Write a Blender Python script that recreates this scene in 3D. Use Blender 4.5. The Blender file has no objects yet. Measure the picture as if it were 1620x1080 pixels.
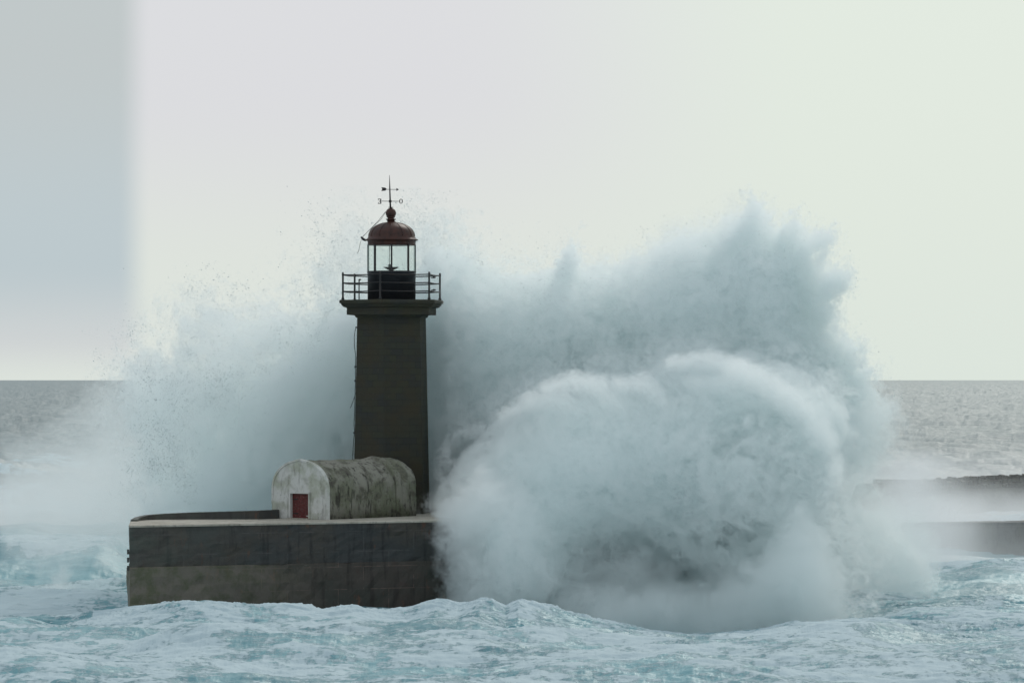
import bpy, math, time
import numpy as np

T0 = time.time()
R = math.radians
sc = bpy.context.scene
C = sc.collection
VOX = 0.13                      # voxel size of the spray in metres

# ------------------------------------------------------------------ camera
FP = 6250.0                     # focal length in photo pixels (1620 wide)
CAMZ = 14.5
cam = bpy.data.objects.new('camera', bpy.data.cameras.new('camera')); C.objects.link(cam)
cam.location = (0, 0, CAMZ); cam.rotation_euler = (R(90.55), 0, 0)
cam.data.sensor_width = 36; cam.data.lens = 36 * FP / 1620
cam.data.clip_start = 1; cam.data.clip_end = 200000
sc.camera = cam


def at(px, py, D):
    return ((px - 810) / FP * D, D, CAMZ + (600 - py) / FP * D)


# ------------------------------------------------------------------ world and sun
SUN_EL, SUN_AZ = R(38), R(18)   # behind the lighthouse, a little to the right
w = bpy.data.worlds.new('World'); sc.world = w; w.use_nodes = True
nt = w.node_tree; nt.nodes.clear(); NN = nt.nodes.new


def wl(a, b): nt.links.new(a, b)


def wm(op, a, b=None, c=None):
    k = NN('ShaderNodeMath'); k.operation = op
    for i, v in enumerate((a, b, c)):
        if v is None: continue
        if isinstance(v, (int, float)): k.inputs[i].default_value = v
        else: wl(v, k.inputs[i])
    return k.outputs[0]


def wmap(v, a, b, c=0., d=1., smooth=True):
    k = NN('ShaderNodeMapRange'); k.interpolation_type = 'SMOOTHSTEP' if smooth else 'LINEAR'
    wl(v, k.inputs[0])
    for i, q in enumerate((a, b, c, d)): k.inputs[i + 1].default_value = q
    return k.outputs[0]


def wmix(f, a, b):
    k = NN('ShaderNodeMix'); k.data_type = 'RGBA'
    for i, v in ((0, f), (6, a), (7, b)):
        if isinstance(v, (int, float)): k.inputs[i].default_value = v
        elif isinstance(v, tuple): k.inputs[i].default_value = (*v, 1)
        else: wl(v, k.inputs[i])
    return k.outputs[2]


def lin(r, g, b):
    f = lambda c: ((c / 255 + .055) / 1.055) ** 2.4 if c > 10 else c / 255 / 12.92
    return (f(r), f(g), f(b))


tc = NN('ShaderNodeTexCoord'); sp = NN('ShaderNodeSeparateXYZ'); wl(tc.outputs['Generated'], sp.inputs[0])
az = wm('ARCTAN2', sp.outputs[0], sp.outputs[1])          # 0 straight out to sea, + to the right
el = wm('ARCSINE', sp.outputs[2])
sky = NN('ShaderNodeTexSky'); sky.sky_type = 'NISHITA'; sky.sun_disc = False
sky.sun_elevation = SUN_EL; sky.sun_rotation = SUN_AZ; sky.dust_density = 4; sky.air_density = 1.2
skys = NN('ShaderNodeVectorMath'); skys.operation = 'SCALE'; skys.inputs['Scale'].default_value = .06
wl(sky.outputs[0], skys.inputs[0])
ns = NN('ShaderNodeTexNoise'); ns.inputs['Scale'].default_value = 6; ns.inputs['Detail'].default_value = 4
wl(tc.outputs['Generated'], ns.inputs['Vector'])
azn = wm('ADD', az, wm('MULTIPLY', wm('SUBTRACT', ns.outputs[0], .5), .004))
mid = wmix(wmap(el, .02, .075), lin(226, 233, 227), lin(221, 223, 228))
rightside = wmap(azn, -.02, .08)
clear = wmix(rightside, mid, lin(226, 236, 228))
clear = wmix(wmap(el, .15, .9), clear, lin(200, 208, 216))
# the slab of darker cloud on the left with its hard vertical edge
bank = wmix(wmap(el, .005, .03), lin(213, 218, 219), lin(191, 205, 211))
bank = wmix(wmap(el, .035, .085), bank, lin(192, 201, 204))
bm_ = wm('MULTIPLY', wmap(azn, -.0910, -.0998), wmap(el, -.001, .011))
bm_ = wm('MULTIPLY', bm_, wmap(az, -.9, -.4))
bm_ = wm('MULTIPLY', bm_, wmap(el, .9, .3))
col = wmix(bm_, clear, bank)
# overcast behind the viewer is greyer than the glare out at sea
back = wmap(wm('ABSOLUTE', az), .5, 1.8)
col = wmix(back, col, lin(214, 221, 228))
col = wmix(wmap(el, -.01, -.2), col, lin(165, 180, 183))
col = wmix(.08, col, skys.outputs[0])
bg = NN('ShaderNodeBackground'); wl(col, bg.inputs[0]); bg.inputs[1].default_value = 1.0
wo = NN('ShaderNodeOutputWorld'); wl(bg.outputs[0], wo.inputs[0])

sun = bpy.data.objects.new('sun', bpy.data.lights.new('sun', 'SUN')); C.objects.link(sun)
sun.data.energy = 1.0; sun.data.angle = R(10); sun.data.color = (1, .95, .88)
from mathutils import Vector
sd = Vector((math.sin(SUN_AZ) * math.cos(SUN_EL), math.cos(SUN_AZ) * math.cos(SUN_EL), math.sin(SUN_EL)))
sun.rotation_euler = sd.to_track_quat('Z', 'Y').to_euler()
sun.location = (0, 260, 60)

sc.view_settings.view_transform = 'Standard'; sc.view_settings.look = 'None'
sc.view_settings.exposure = 0; sc.view_settings.gamma = 1
cy = sc.cycles
cy.volume_bounces = 12; cy.max_bounces = 14; cy.diffuse_bounces = 3; cy.glossy_bounces = 3
cy.transmission_bounces = 6; cy.transparent_max_bounces = 12
cy.volume_step_rate = 2.0; cy.use_denoising = True; cy.caustics_reflective = False; cy.caustics_refractive = False

# ------------------------------------------------------------------ helpers


def tag(o, label=None, cat=None, group=None, kind=None):
    for k, v in (('label', label), ('category', cat), ('group', group), ('kind', kind)):
        if v: o[k] = v
    return o


def empty(name, loc):
    o = bpy.data.objects.new(name, None); o.location = loc; C.objects.link(o); return o


class MB:
    def __init__(s): s.v = []; s.f = []; s.sm = []

    def add(s, vs, fs, smooth=False):
        b = len(s.v); s.v += [tuple(map(float, p)) for p in vs]
        for f in fs: s.f.append(tuple(b + i for i in f)); s.sm.append(smooth)

    def box(s, c, h, ax=None, ay=None):
        c = Vector(c); ax = Vector(ax or (1, 0, 0)).normalized(); az_ = Vector((0, 0, 1))
        ay = Vector(ay).normalized() if ay else az_.cross(ax).normalized(); az_ = ax.cross(ay)
        vs = [c + ax * (h[0] * i) + ay * (h[1] * j) + az_ * (h[2] * k) for k in (-1, 1) for j in (-1, 1) for i in (-1, 1)]
        s.add(vs, [(0, 2, 3, 1), (4, 5, 7, 6), (0, 1, 5, 4), (2, 6, 7, 3), (0, 4, 6, 2), (1, 3, 7, 5)])

    def prism(s, rings, smooth=False, caps=True):
        n = len(rings[0]); vs = [p for r in rings for p in r]; fs = []
        for k in range(len(rings) - 1):
            for i in range(n):
                j = (i + 1) % n; fs.append((k * n + i, k * n + j, (k + 1) * n + j, (k + 1) * n + i))
        if caps: fs += [tuple(range(n - 1, -1, -1)), tuple((len(rings) - 1) * n + i for i in range(n))]
        s.add(vs, fs, smooth)

    def lathe(s, prof, n=32, c=(0, 0, 0), rot=0., smooth=True, caps=True):
        s.prism([[(c[0] + r * math.sin(rot + 2 * math.pi * i / n), c[1] - r * math.cos(rot + 2 * math.pi * i / n), c[2] + z)
                  for i in range(n)] for r, z in prof], smooth, caps)

    def tube(s, pts, r, n=6):
        pts = [Vector(p) for p in pts]; rings = []
        for i, p in enumerate(pts):
            d = (pts[min(i + 1, len(pts) - 1)] - pts[max(i - 1, 0)]).normalized()
            a = d.cross(Vector((0, 0, 1)) if abs(d.z) < .9 else Vector((1, 0, 0))).normalized(); b = d.cross(a)
            rr = r[i] if isinstance(r, (list, tuple)) else r
            rings.append([p + a * (rr * math.cos(2 * math.pi * k / n)) + b * (rr * math.sin(2 * math.pi * k / n)) for k in range(n)])
        s.prism(rings, True)

    def build(s, name, mat, parent=None, origin=(0, 0, 0)):
        me = bpy.data.meshes.new(name)
        if parent is not None and origin == (0, 0, 0): origin = ORG[parent.name]
        me.from_pydata([(x - origin[0], y - origin[1], z - origin[2]) for x, y, z in s.v], [], s.f)
        me.polygons.foreach_set('use_smooth', s.sm); me.materials.append(mat); me.update()
        o = bpy.data.objects.new(name, me); C.objects.link(o)
        if parent is not None: o.parent = parent; ORG[o.name] = origin
        else: o.location = origin
        return o


ORG = {}


def thing(name, loc, *a, **k):
    o = empty(name, loc); ORG[o.name] = tuple(loc); tag(o, *a, **k); return o


class Mat:
    """small builder for procedural materials"""

    def __init__(s, name, rough=.8, metal=0., spec=.3):
        s.m = bpy.data.materials.new(name); s.m.use_nodes = True; s.t = s.m.node_tree
        s.p = s.t.nodes['Principled BSDF']; s.p.inputs['Roughness'].default_value = rough
        s.p.inputs['Metallic'].default_value = metal; s.p.inputs['Specular IOR Level'].default_value = spec
        s.geo = s.n('ShaderNodeNewGeometry').outputs['Position']

    def n(s, t, **k):
        o = s.t.nodes.new(t)
        for a, b in k.items(): setattr(o, a, b)
        return o

    def l(s, a, b): s.t.links.new(a, b)

    def put(s, sock, v):
        if isinstance(v, tuple): sock.default_value = (*v, 1) if len(sock.default_value) == 4 and len(v) == 3 else v
        elif isinstance(v, (int, float)): sock.default_value = v
        else: s.l(v, sock)

    def math(s, op, a, b=None):
        k = s.n('ShaderNodeMath', operation=op); s.put(k.inputs[0], a)
        if b is not None: s.put(k.inputs[1], b)
        return k.outputs[0]

    def scale(s, v, sx, sy, sz):
        k = s.n('ShaderNodeVectorMath', operation='MULTIPLY'); s.l(v, k.inputs[0]); k.inputs[1].default_value = (sx, sy, sz)
        return k.outputs[0]

    def noise(s, scale, detail=4, rough=.55, vec=None, dist=0.):
        k = s.n('ShaderNodeTexNoise'); k.inputs['Scale'].default_value = scale; k.inputs['Detail'].default_value = detail
        k.inputs['Roughness'].default_value = rough; k.inputs['Distortion'].default_value = dist
        s.l(vec if vec is not None else s.geo, k.inputs['Vector']); return k.outputs[0]

    def ramp(s, v, a, b, c=0., d=1.):
        k = s.n('ShaderNodeMapRange', interpolation_type='SMOOTHSTEP'); s.put(k.inputs[0], v)
        for i, q in enumerate((a, b, c, d)): k.inputs[i + 1].default_value = q
        return k.outputs[0]

    def mix(s, f, a, b):
        k = s.n('ShaderNodeMix', data_type='RGBA'); s.put(k.inputs[0], f); s.put(k.inputs[6], a); s.put(k.inputs[7], b)
        return k.outputs[2]

    def color(s, c): s.put(s.p.inputs['Base Color'], c)

    def bump(s, h, strength=.4, dist=.05):
        k = s.n('ShaderNodeBump'); k.inputs['Strength'].default_value = strength; k.inputs['Distance'].default_value = dist
        s.l(h, k.inputs['Height']); s.l(k.outputs[0], s.p.inputs['Normal'])


# ---- materials
def m_granite():
    m = Mat('dark_granite', .85)
    sp = m.n('ShaderNodeSeparateXYZ'); tc = m.n('ShaderNodeTexCoord'); m.l(tc.outputs['Object'], sp.inputs[0])
    u = m.math('MULTIPLY', m.math('ARCTAN2', sp.outputs[0], sp.outputs[1]), 2.4)
    cb = m.n('ShaderNodeCombineXYZ'); m.l(u, cb.inputs[0]); m.l(sp.outputs[2], cb.inputs[1])
    br = m.n('ShaderNodeTexBrick'); m.l(cb.outputs[0], br.inputs['Vector'])
    br.inputs['Scale'].default_value = 1; br.inputs['Brick Width'].default_value = .95; br.inputs['Row Height'].default_value = .42
    br.inputs['Mortar Size'].default_value = .014; br.inputs['Mortar Smooth'].default_value = .4
    br.inputs['Color1'].default_value = (.040, .044, .029, 1); br.inputs['Color2'].default_value = (.033, .036, .033, 1)
    br.inputs['Mortar'].default_value = (.022, .022, .02, 1)
    n1 = m.noise(.7, 5); n2 = m.noise(9, 4)
    c = m.mix(m.ramp(n1, .35, .7), br.outputs[0], (.045, .04, .025))
    c = m.mix(m.ramp(n2, .62, .75, 0, .35), c, (.10, .085, .06))
    m.color(c); m.bump(m.math('ADD', m.math('MULTIPLY', br.outputs['Fac'], -1.), m.math('MULTIPLY', n2, .8)), .6, .04)
    return m.m


def m_wall(name, c1, c2, c3, bands):
    m = Mat(name, .75)
    big = m.noise(.22, 5, .6, m.scale(m.geo, 1, 1, 1.8)); med = m.noise(1.1, 6, .65); fine = m.noise(7, 5, .7)
    streak = m.noise(2.2, 4, .6, m.scale(m.geo, 1, 1, .12))
    sp = m.n('ShaderNodeSeparateXYZ'); m.l(m.geo, sp.inputs[0])
    c = m.mix(m.ramp(big, .38, .62), c1, c2)
    c = m.mix(m.ramp(med, .52, .72, 0, .7), c, c3)
    c = m.mix(m.ramp(streak, .5, .68, 0, .75), c, tuple(q * .4 for q in c1))
    cb = m.n('ShaderNodeCombineXYZ'); m.l(sp.outputs[0], cb.inputs[0]); m.l(sp.outputs[2], cb.inputs[1])
    br = m.n('ShaderNodeTexBrick'); m.l(cb.outputs[0], br.inputs['Vector']); br.inputs['Scale'].default_value = 1
    br.inputs['Brick Width'].default_value = 3.1; br.inputs['Row Height'].default_value = bands
    br.inputs['Mortar Size'].default_value = .03; br.inputs['Mortar Smooth'].default_value = .6
    dirt = m.math('MULTIPLY', br.outputs['Fac'], m.ramp(med, .42, .58))
    c = m.mix(m.math('MULTIPLY', dirt, .55), c, tuple(min(1, q * 3.0) for q in c3))
    rust = m.noise(1.7, 5, .7, m.scale(m.geo, 1, 1, .35)); c = m.mix(m.math('MULTIPLY', m.ramp(rust, .60, .70), .6), c, (.12, .055, .03))
    c = m.mix(m.ramp(fine, .66, .74, 0, .5), c, tuple(min(1, q * 3.5) for q in c3))
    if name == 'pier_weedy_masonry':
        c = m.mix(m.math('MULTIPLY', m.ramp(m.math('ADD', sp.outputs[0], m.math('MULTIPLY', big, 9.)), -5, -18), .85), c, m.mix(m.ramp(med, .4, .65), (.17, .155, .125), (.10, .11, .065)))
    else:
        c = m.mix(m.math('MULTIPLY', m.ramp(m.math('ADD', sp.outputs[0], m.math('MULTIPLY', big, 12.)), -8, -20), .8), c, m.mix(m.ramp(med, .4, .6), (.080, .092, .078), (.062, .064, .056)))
    m.color(c); m.p.inputs['Roughness'].default_value = .6
    m.bump(m.math('ADD', m.math('MULTIPLY', med, 1.), m.math('MULTIPLY', fine, .8)), .45, .07)
    return m.m


def m_concrete(name, base, dark, green, streaks=.8):
    m = Mat(name, .85)
    a = m.noise(1.2, 6, .65, dist=.6); b = m.noise(6, 6, .7, dist=.8); st = m.noise(3.2, 5, .65, m.scale(m.geo, 1, 1, .25))
    g = m.noise(.6, 4, .6)
    c = m.mix(m.ramp(g, .42, .6, 0, .8), base, green)
    c = m.mix(m.ramp(a, .48, .66, 0, .9 * streaks), c, dark)
    c = m.mix(m.ramp(st, .52, .66, 0, .9 * streaks), c, tuple(q * .5 for q in dark))
    c = m.mix(m.ramp(b, .6, .7, 0, .6), c, tuple(min(.75, q * 1.5) for q in base))
    c = m.mix(m.ramp(b, .40, .32, 0, .6), c, tuple(q * .4 for q in dark))
    m.color(c); m.bump(m.math('ADD', a, m.math('MULTIPLY', b, .5)), .5, .06)
    return m.m


def m_plain(name, c, c2=None, rough=.55, metal=0., scale=6, spec=.3):
    m = Mat(name, rough, metal, spec); c2 = c2 or tuple(q * .6 for q in c)
    m.color(m.mix(m.ramp(m.noise(scale, 5, .65), .4, .65), c, c2)); m.bump(m.noise(scale * 3, 3), .2, .02); return m.m


def m_glass():
    m = Mat('lantern_glass', .03, spec=.5)
    tr = m.n('ShaderNodeBsdfTransparent'); tr.inputs[0].default_value = (.93, .97, .95, 1)
    gl = m.n('ShaderNodeBsdfGlossy'); gl.inputs['Roughness'].default_value = .04
    fr = m.n('ShaderNodeFresnel'); fr.inputs[0].default_value = 1.45
    mx = m.n('ShaderNodeMixShader'); m.l(m.math('MINIMUM', fr.outputs[0], .14), mx.inputs[0]); m.l(tr.outputs[0], mx.inputs[1]); m.l(gl.outputs[0], mx.inputs[2])
    m.l(mx.outputs[0], m.t.nodes['Material Output'].inputs[0]); return m.m


GRAN = m_granite()
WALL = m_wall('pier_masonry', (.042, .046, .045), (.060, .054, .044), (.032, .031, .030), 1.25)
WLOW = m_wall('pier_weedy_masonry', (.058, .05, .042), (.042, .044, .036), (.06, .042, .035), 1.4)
CAPM = m_concrete('walkway_concrete', (.42, .40, .34), (.2, .19, .17), (.33, .31, .25), .5)
FACADE = m_concrete('whitewashed_render', (.56, .57, .54), (.26, .26, .23), (.36, .39, .30), .45)
VAULT = m_concrete('stained_vault_concrete', (.23, .23, .19), (.085, .08, .065), (.14, .155, .10), 1.0)
IRON = m_plain('black_iron', (.02, .022, .024), (.035, .028, .024), .5)
DRUM = m_plain('dark_painted_steel', (.030, .032, .036), (.022, .024, .028), .5, scale=2)
ROOF = m_plain('oxide_red_roof', (.062, .024, .017), (.036, .018, .014), .5, scale=2.5, spec=.3)
DOOR = None
GLASS = m_glass()
FRAME = m_plain('green_window_bar', (.07, .11, .10), (.04, .06, .06), .5)
BRASS = m_plain('lamp_grey_metal', (.16, .18, .16), (.1, .12, .1), .4, .3)


def m_door():
    m = Mat('chipped_red_door', .55)
    a = m.noise(9, 5, .7); b = m.noise(22, 4, .7)
    c = m.mix(m.ramp(a, .4, .6), (.13, .022, .020), (.07, .018, .016))
    c = m.mix(m.ramp(b, .60, .66, 0, .8), c, (.5, .42, .38)); m.color(c); m.bump(a, .3, .02); return m.m


DOOR = m_door()

# ------------------------------------------------------------------ noise tables
rng = np.random.default_rng(7)


def spectral(n, dim, beta, kmin=2.0, seed=0):
    """tileable gaussian noise with a power-law spectrum"""
    g = np.random.default_rng(seed).standard_normal((n,) * dim).astype(np.float32)
    F = np.fft.rfftn(g)
    fs = [np.fft.fftfreq(n) * n] * (dim - 1) + [np.fft.rfftfreq(n) * n]
    k = np.sqrt(sum(q ** 2 for q in np.meshgrid(*fs, indexing='ij')))
    amp = np.where(k < kmin, 0, 1 / np.maximum(k, 1) ** beta)
    a = np.fft.irfftn(F * amp, s=(n,) * dim).astype(np.float32)
    return a / a.std()


def samp2(T, x, y, L):
    """table period = L metres"""
    n = T.shape[0]; u = np.asarray(x, np.float32) / L * n; v = np.asarray(y, np.float32) / L * n
    iu = np.floor(u); iv = np.floor(v); fu = u - iu; fv = v - iv
    fu = fu * fu * (3 - 2 * fu); fv = fv * fv * (3 - 2 * fv)
    iu = iu.astype(np.int64) % n; iv = iv.astype(np.int64) % n; ju = (iu + 1) % n; jv = (iv + 1) % n
    return (T[iu, iv] * (1 - fu) + T[ju, iv] * fu) * (1 - fv) + (T[iu, jv] * (1 - fu) + T[ju, jv] * fu) * fv


def samp3(T, x, y, z, L):
    n = T.shape[0]; s = n / L; F = T.ravel()
    out = 0; I = []
    for q in (x, y, z):
        u = (q * s).astype(np.float32); i = np.floor(u); f = u - i; i = i.astype(np.int32) & (n - 1); I.append((i, (i + 1) & (n - 1), f))
    (x0, x1, fx), (y0, y1, fy), (z0, z1, fz) = I
    a = x0 * (n * n); b = x1 * (n * n); c = y0 * n; d = y1 * n
    def g(q, r, t): return F[q + r + t]
    l0 = (g(a, c, z0) * (1 - fx) + g(b, c, z0) * fx) * (1 - fy) + (g(a, d, z0) * (1 - fx) + g(b, d, z0) * fx) * fy
    l1 = (g(a, c, z1) * (1 - fx) + g(b, c, z1) * fx) * (1 - fy) + (g(a, d, z1) * (1 - fx) + g(b, d, z1) * fx) * fy
    return l0 * (1 - fz) + l1 * fz


def sstep(a, b, x):
    t = np.clip((x - a) / (b - a), 0, 1); return t * t * (3 - 2 * t)


# ------------------------------------------------------------------ water
W1 = spectral(512, 2, 1.2, 3, 11); W2 = spectral(512, 2, 1.5, 4, 12); W3 = spectral(512, 2, 2.3, 3, 13)
CR = np.array([(-400, 985), (0, 990), (100, 984), (205, 977), (240, 972), (290, 961), (325, 955), (370, 962), (410, 960), (455, 957), (500, 965),
               (560, 959), (600, 965), (645, 966), (690, 953), (725, 960), (760, 952), (780, 955), (800, 968), (820, 959), (850, 969), (900, 981),
               (950, 992), (1000, 1003), (1060, 1013), (1150, 1020), (1210, 1014), (1280, 1003), (1330, 993), (1400, 988), (1620, 990), (2000, 992)], float)
YC = 234.0
CRX = (CR[:, 0] - 810) / FP * YC; CRZ = CAMZ - (CR[:, 1] - 600) / FP * YC


def ridge(y, yc, front, back):
    t = np.where(y < yc, (yc - y) / front, (y - yc) / back)
    return np.exp(-t * t)


def water_h(x, y):
    D = y; s = D / FP                                       # metres per photo pixel at this distance
    yj = YC + 1.0 * samp2(W3, x, 0 * x, 60)
    cz = np.interp(x, CRX, CRZ)
    near = sstep(60, 170, D)
    h = cz * ridge(D, yj, 9, 5)
    # lesser ridges rolling towards the viewer
    for yc, a, L, sd in ((222, .45, 40, 3), (211, .5, 55, 9), (201, .55, 45, 17), (190, .5, 60, 23), (176, .6, 60, 31)):
        h = h + a * (.6 + .6 * samp2(W3, x + sd * 31, 0 * x + sd, L * 2)) * ridge(D, yc + 2.2 * samp2(W3, x + sd * 13, 0 * x, L * 2), 4.5, 5.5)
    # trough under the breaking sea
    h = h - 1.8 * sstep(-6, -2, x) * sstep(26, 20, x) * ridge(D, 247, 5, 8)
    h = h - .9 * sstep(-22, -26, x) * ridge(D, 250, 8, 15)
    # swell at far left, its green face toward the viewer
    h = h + 2.3 * ridge(D, 300 + 2 * samp2(W3, x, 0 * x + 5, 70), 13, 26) * sstep(-27, -31, x) * sstep(-62, -40, x)
    # three seas running in on the right
    h = h + 1.0 * ridge(D, 288 + .35 * (x - 40), 12, 14) * sstep(29, 36, x)
    h = h + .5 * ridge(D, 372 + 1.0 * samp2(W3, x, 0 * x + 9, 90), 11, 30) * sstep(33, 41, x)
    h = h + 1.2 * ridge(D, 520 + 1.5 * samp2(W3, x, 0 * x + 2, 90), 14, 40) * sstep(40, 47, x)
    # broken swells to leeward of the pier
    for yc, a in ((345, 1.3), (400, 1.5), (480, 1.8), (590, 2.0)):
        h = h + a * (.6 + .6 * samp2(W3, x + yc, 0 * x + yc * .3, 130)) * ridge(D, yc + 6 * samp2(W3, x + yc * 3, 0 * x, 160), yc * .04, yc * .07) * sstep(-16, -26, x * 250 / D)
    # swell farther out
    far = sstep(300, 700, D)
    for L, a in ((900, .55), (420, .5), (190, .32)):
        n = samp2(W2, x * .45, y, L) + 0 * x
        h = h + far * a * n * sstep(L * .5, L * .1, s * 30)
    # chop
    r1 = samp2(W3, x * .55, y, 42); r2 = samp2(W3, x * .6 + 7, y + 2 * r1, 15); r3 = samp2(W3, x * .7 + 3, y, 5.)
    fd = lambda L: np.clip(1.6 - (D * D / (CAMZ * FP)) / (L * .6), 0, 1)
    calm = 1
    h = h + (.22 * r1 * fd(8) - .075 * np.abs(r2) * fd(3.) + .08 * fd(3.) - .032 * np.abs(r3) * fd(1.2)) * calm * (1 + .5 * far)
    h = h + .10 * np.abs(samp2(W1, x, y, 30)) * ridge(D, yj, 1.6, 1.2) * fd(1.)
    return h * near


def build_water():
    py = np.concatenate([np.arange(1170, 590, -.42)])
    D = CAMZ * FP / np.maximum(py - 600, .8)
    D = np.unique(np.concatenate([np.array([8, 30, 60, 90, 115, 135, 145]), D[(D > 145) & (D < 95000)],
                                  np.arange(225, 262, .14), np.arange(330, 362, .35), np.arange(468, 500, .5)]))
    s = np.linspace(-.155, .155, 1500); side = .155 + np.cumsum(np.geomspace(.0006, .16, 40))
    s = np.concatenate([-side[::-1], s, side])
    Y, S = np.meshgrid(D, s, indexing='ij'); X = S * Y
    Hh = water_h(X, Y)
    nr, nc = X.shape
    # where white water lies
    f = sstep(330, 262, Y) * .55 + .15
    n = samp2(W1, X, Y * .6, 50)
    leftfoam = sstep(-18, -30, X * 250 / Y) * sstep(1000, 560, Y) * np.clip(.8 + .3 * samp2(W3, X * .4, Y, 220), 0, 1)
    f = np.maximum(f, leftfoam * .95)
    f = f - .65 * ridge(Y, 288, 11, 7) * sstep(-27, -31, X)          # the green face on the left
    f = f + .5 * sstep(20, 30, X * 250 / Y) * ridge(Y, 310, 22, 14)
    f = f + .45 * sstep(30, 40, X) * ridge(Y, 437, 60, 30)
    f = f + .3 * ridge(Y, 395, 60, 22) * sstep(28, 38, X) - .5 * ridge(Y, 276, 20, 8) * sstep(25, 31, X)
    wy = 241 + (X + 23.3) * .486; f = np.maximum(f, .9 * np.exp(-np.abs(Y - wy + 1.) / 2.2) * sstep(-27, -24, X) * sstep(4, 0, X))
    f = f + .25 * ridge(Y, 236, 3, 3) * (X > -25)
    f = np.clip(f + .12 * n, 0, 1)
    f = np.where(Y > 1200, f * .6, f)
    me = bpy.data.meshes.new('sea_water'); me.vertices.add(nr * nc)
    me.vertices.foreach_set('co', np.stack([X, Y, Hh], -1).astype(np.float32).ravel())
    i = np.arange(nr * nc).reshape(nr, nc); q = np.stack([i[:-1, :-1], i[:-1, 1:], i[1:, 1:], i[1:, :-1]], -1).reshape(-1, 4)
    me.loops.add(q.size); me.loops.foreach_set('vertex_index', q.astype(np.int32).ravel())
    me.polygons.add(len(q)); me.polygons.foreach_set('loop_start', np.arange(0, q.size, 4, dtype=np.int32))
    me.polygons.foreach_set('use_smooth', np.ones(len(q), bool))
    a = me.attributes.new('foam', 'FLOAT', 'POINT'); a.data.foreach_set('value', f.astype(np.float32).ravel())
    me.update(calc_edges=True)
    m = Mat('storm_sea', .3, spec=.5)
    at_ = m.n('ShaderNodeAttribute', attribute_name='foam').outputs['Fac']
    sp_ = m.n('ShaderNodeSeparateXYZ'); m.l(m.geo, sp_.inputs[0])
    st = m.noise(.30, 9, .66, m.scale(m.geo, .38, 1.0, 1), 1.2); fi = m.noise(2.6, 8, .78, m.scale(m.geo, .42, 1., 1.), .6)
    lace = m.math('ADD', m.math('MULTIPLY', st, .5), m.math('MULTIPLY', fi, .5))
    thr = m.math('SUBTRACT', .762, m.math('MULTIPLY', at_, .42))
    ff = m.ramp(m.math('SUBTRACT', lace, thr), -.03, .05)
    strk = m.noise(5.5, 5, .7, m.scale(m.geo, .22, 1., 1.), .5)
    ff = m.math('MAXIMUM', ff, m.math('MULTIPLY', m.ramp(strk, .56, .66), m.ramp(at_, .2, .5)))
    deep = m.ramp(m.noise(.08, 3), .4, .6)
    wc = m.mix(m.ramp(sp_.outputs[1], 300, 380), m.mix(deep, (.10, .26, .30), (.17, .37, .41)), (.18, .24, .245))  # offshore grey-green, brightened in the colour in place of distance haze
    c = m.mix(ff, wc, (.45, .57, .605)); m.color(c)
    m.put(m.p.inputs['Roughness'], m.math('ADD', .46, m.math('MULTIPLY', ff, .35)))
    b1 = m.noise(1.6, 8, .65, m.scale(m.geo, .6, 1, 1)); b2 = m.noise(.12, 8, .7, m.scale(m.geo, .5, 1, 1))
    k = m.n('ShaderNodeBump'); k.inputs['Strength'].default_value = .8; k.inputs['Distance'].default_value = .13
    m.l(m.math('ADD', b1, m.math('MULTIPLY', ff, .25)), k.inputs['Height'])
    k2 = m.n('ShaderNodeBump'); k2.inputs['Distance'].default_value = 2.5; m.l(b2, k2.inputs['Height']); m.l(k.outputs[0], k2.inputs['Normal'])
    m.l(m.ramp(sp_.outputs[1], 300, 900, 0, .75), k2.inputs['Strength'])
    m.l(k2.outputs[0], m.p.inputs['Normal'])
    me.materials.append(m.m)
    o = bpy.data.objects.new('sea_water', me); C.objects.link(o); tag(o, kind='structure')


build_water()
print('water', round(time.time() - T0, 1))

# ------------------------------------------------------------------ pier
TOP = 5.6
pier = thing('stone_pier', (-12, 252, 0), 'dark wave-beaten stone pier carrying the lighthouse, weedy lower course', 'pier')
FL = (-23.33, 241.); FR = (2.6, 253.6)


def wall_ring(off, z, wob, seed):
    """plan outline of the pier, offset outward, wobbling a little"""
    P = [(-23.33, 241.), (-4.8, 250.), (2.6, 253.6), (3.2, 262), (2.2, 270.), (-13.8, 270.), (-15.2, 256.), (-15.6, 253.), (-23.2, 252.8), (-23.9, 248)]
    cx, cy_ = -9, 255; out = []
    for k in range(len(P)):
        a = P[k]; b = P[(k + 1) % len(P)]; L = math.hypot(b[0] - a[0], b[1] - a[1]); n = max(1, int(L / .5))
        nx, ny = (b[1] - a[1]) / L, -(b[0] - a[0]) / L
        for i in range(n):
            t = i / n; x = a[0] + (b[0] - a[0]) * t; y = a[1] + (b[1] - a[1]) * t
            q = off + wob * float(samp2(W2, np.float32(x + seed * 7), np.float32(z * 2 + y), 24))
            out.append((x + nx * q, y + ny * q, z))
    return out


mb = MB(); zs = np.linspace(3.05, TOP - .12, 10)
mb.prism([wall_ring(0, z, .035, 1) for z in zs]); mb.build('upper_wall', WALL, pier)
mb = MB(); zs = np.linspace(-4, 3.0, 14)
rings = [wall_ring(.10 if z < 2.6 else .08, z, .04, 2) for z in zs]; rings.append(wall_ring(.02, 3.05, .02, 2))
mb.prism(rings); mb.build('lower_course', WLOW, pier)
mb = MB(); mb.prism([wall_ring(.05, TOP - .118, .01, 3), wall_ring(.06, TOP - .03, .01, 3), wall_ring(.03, TOP, .01, 3)]); mb.build('walkway', CAPM, pier)
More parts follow.
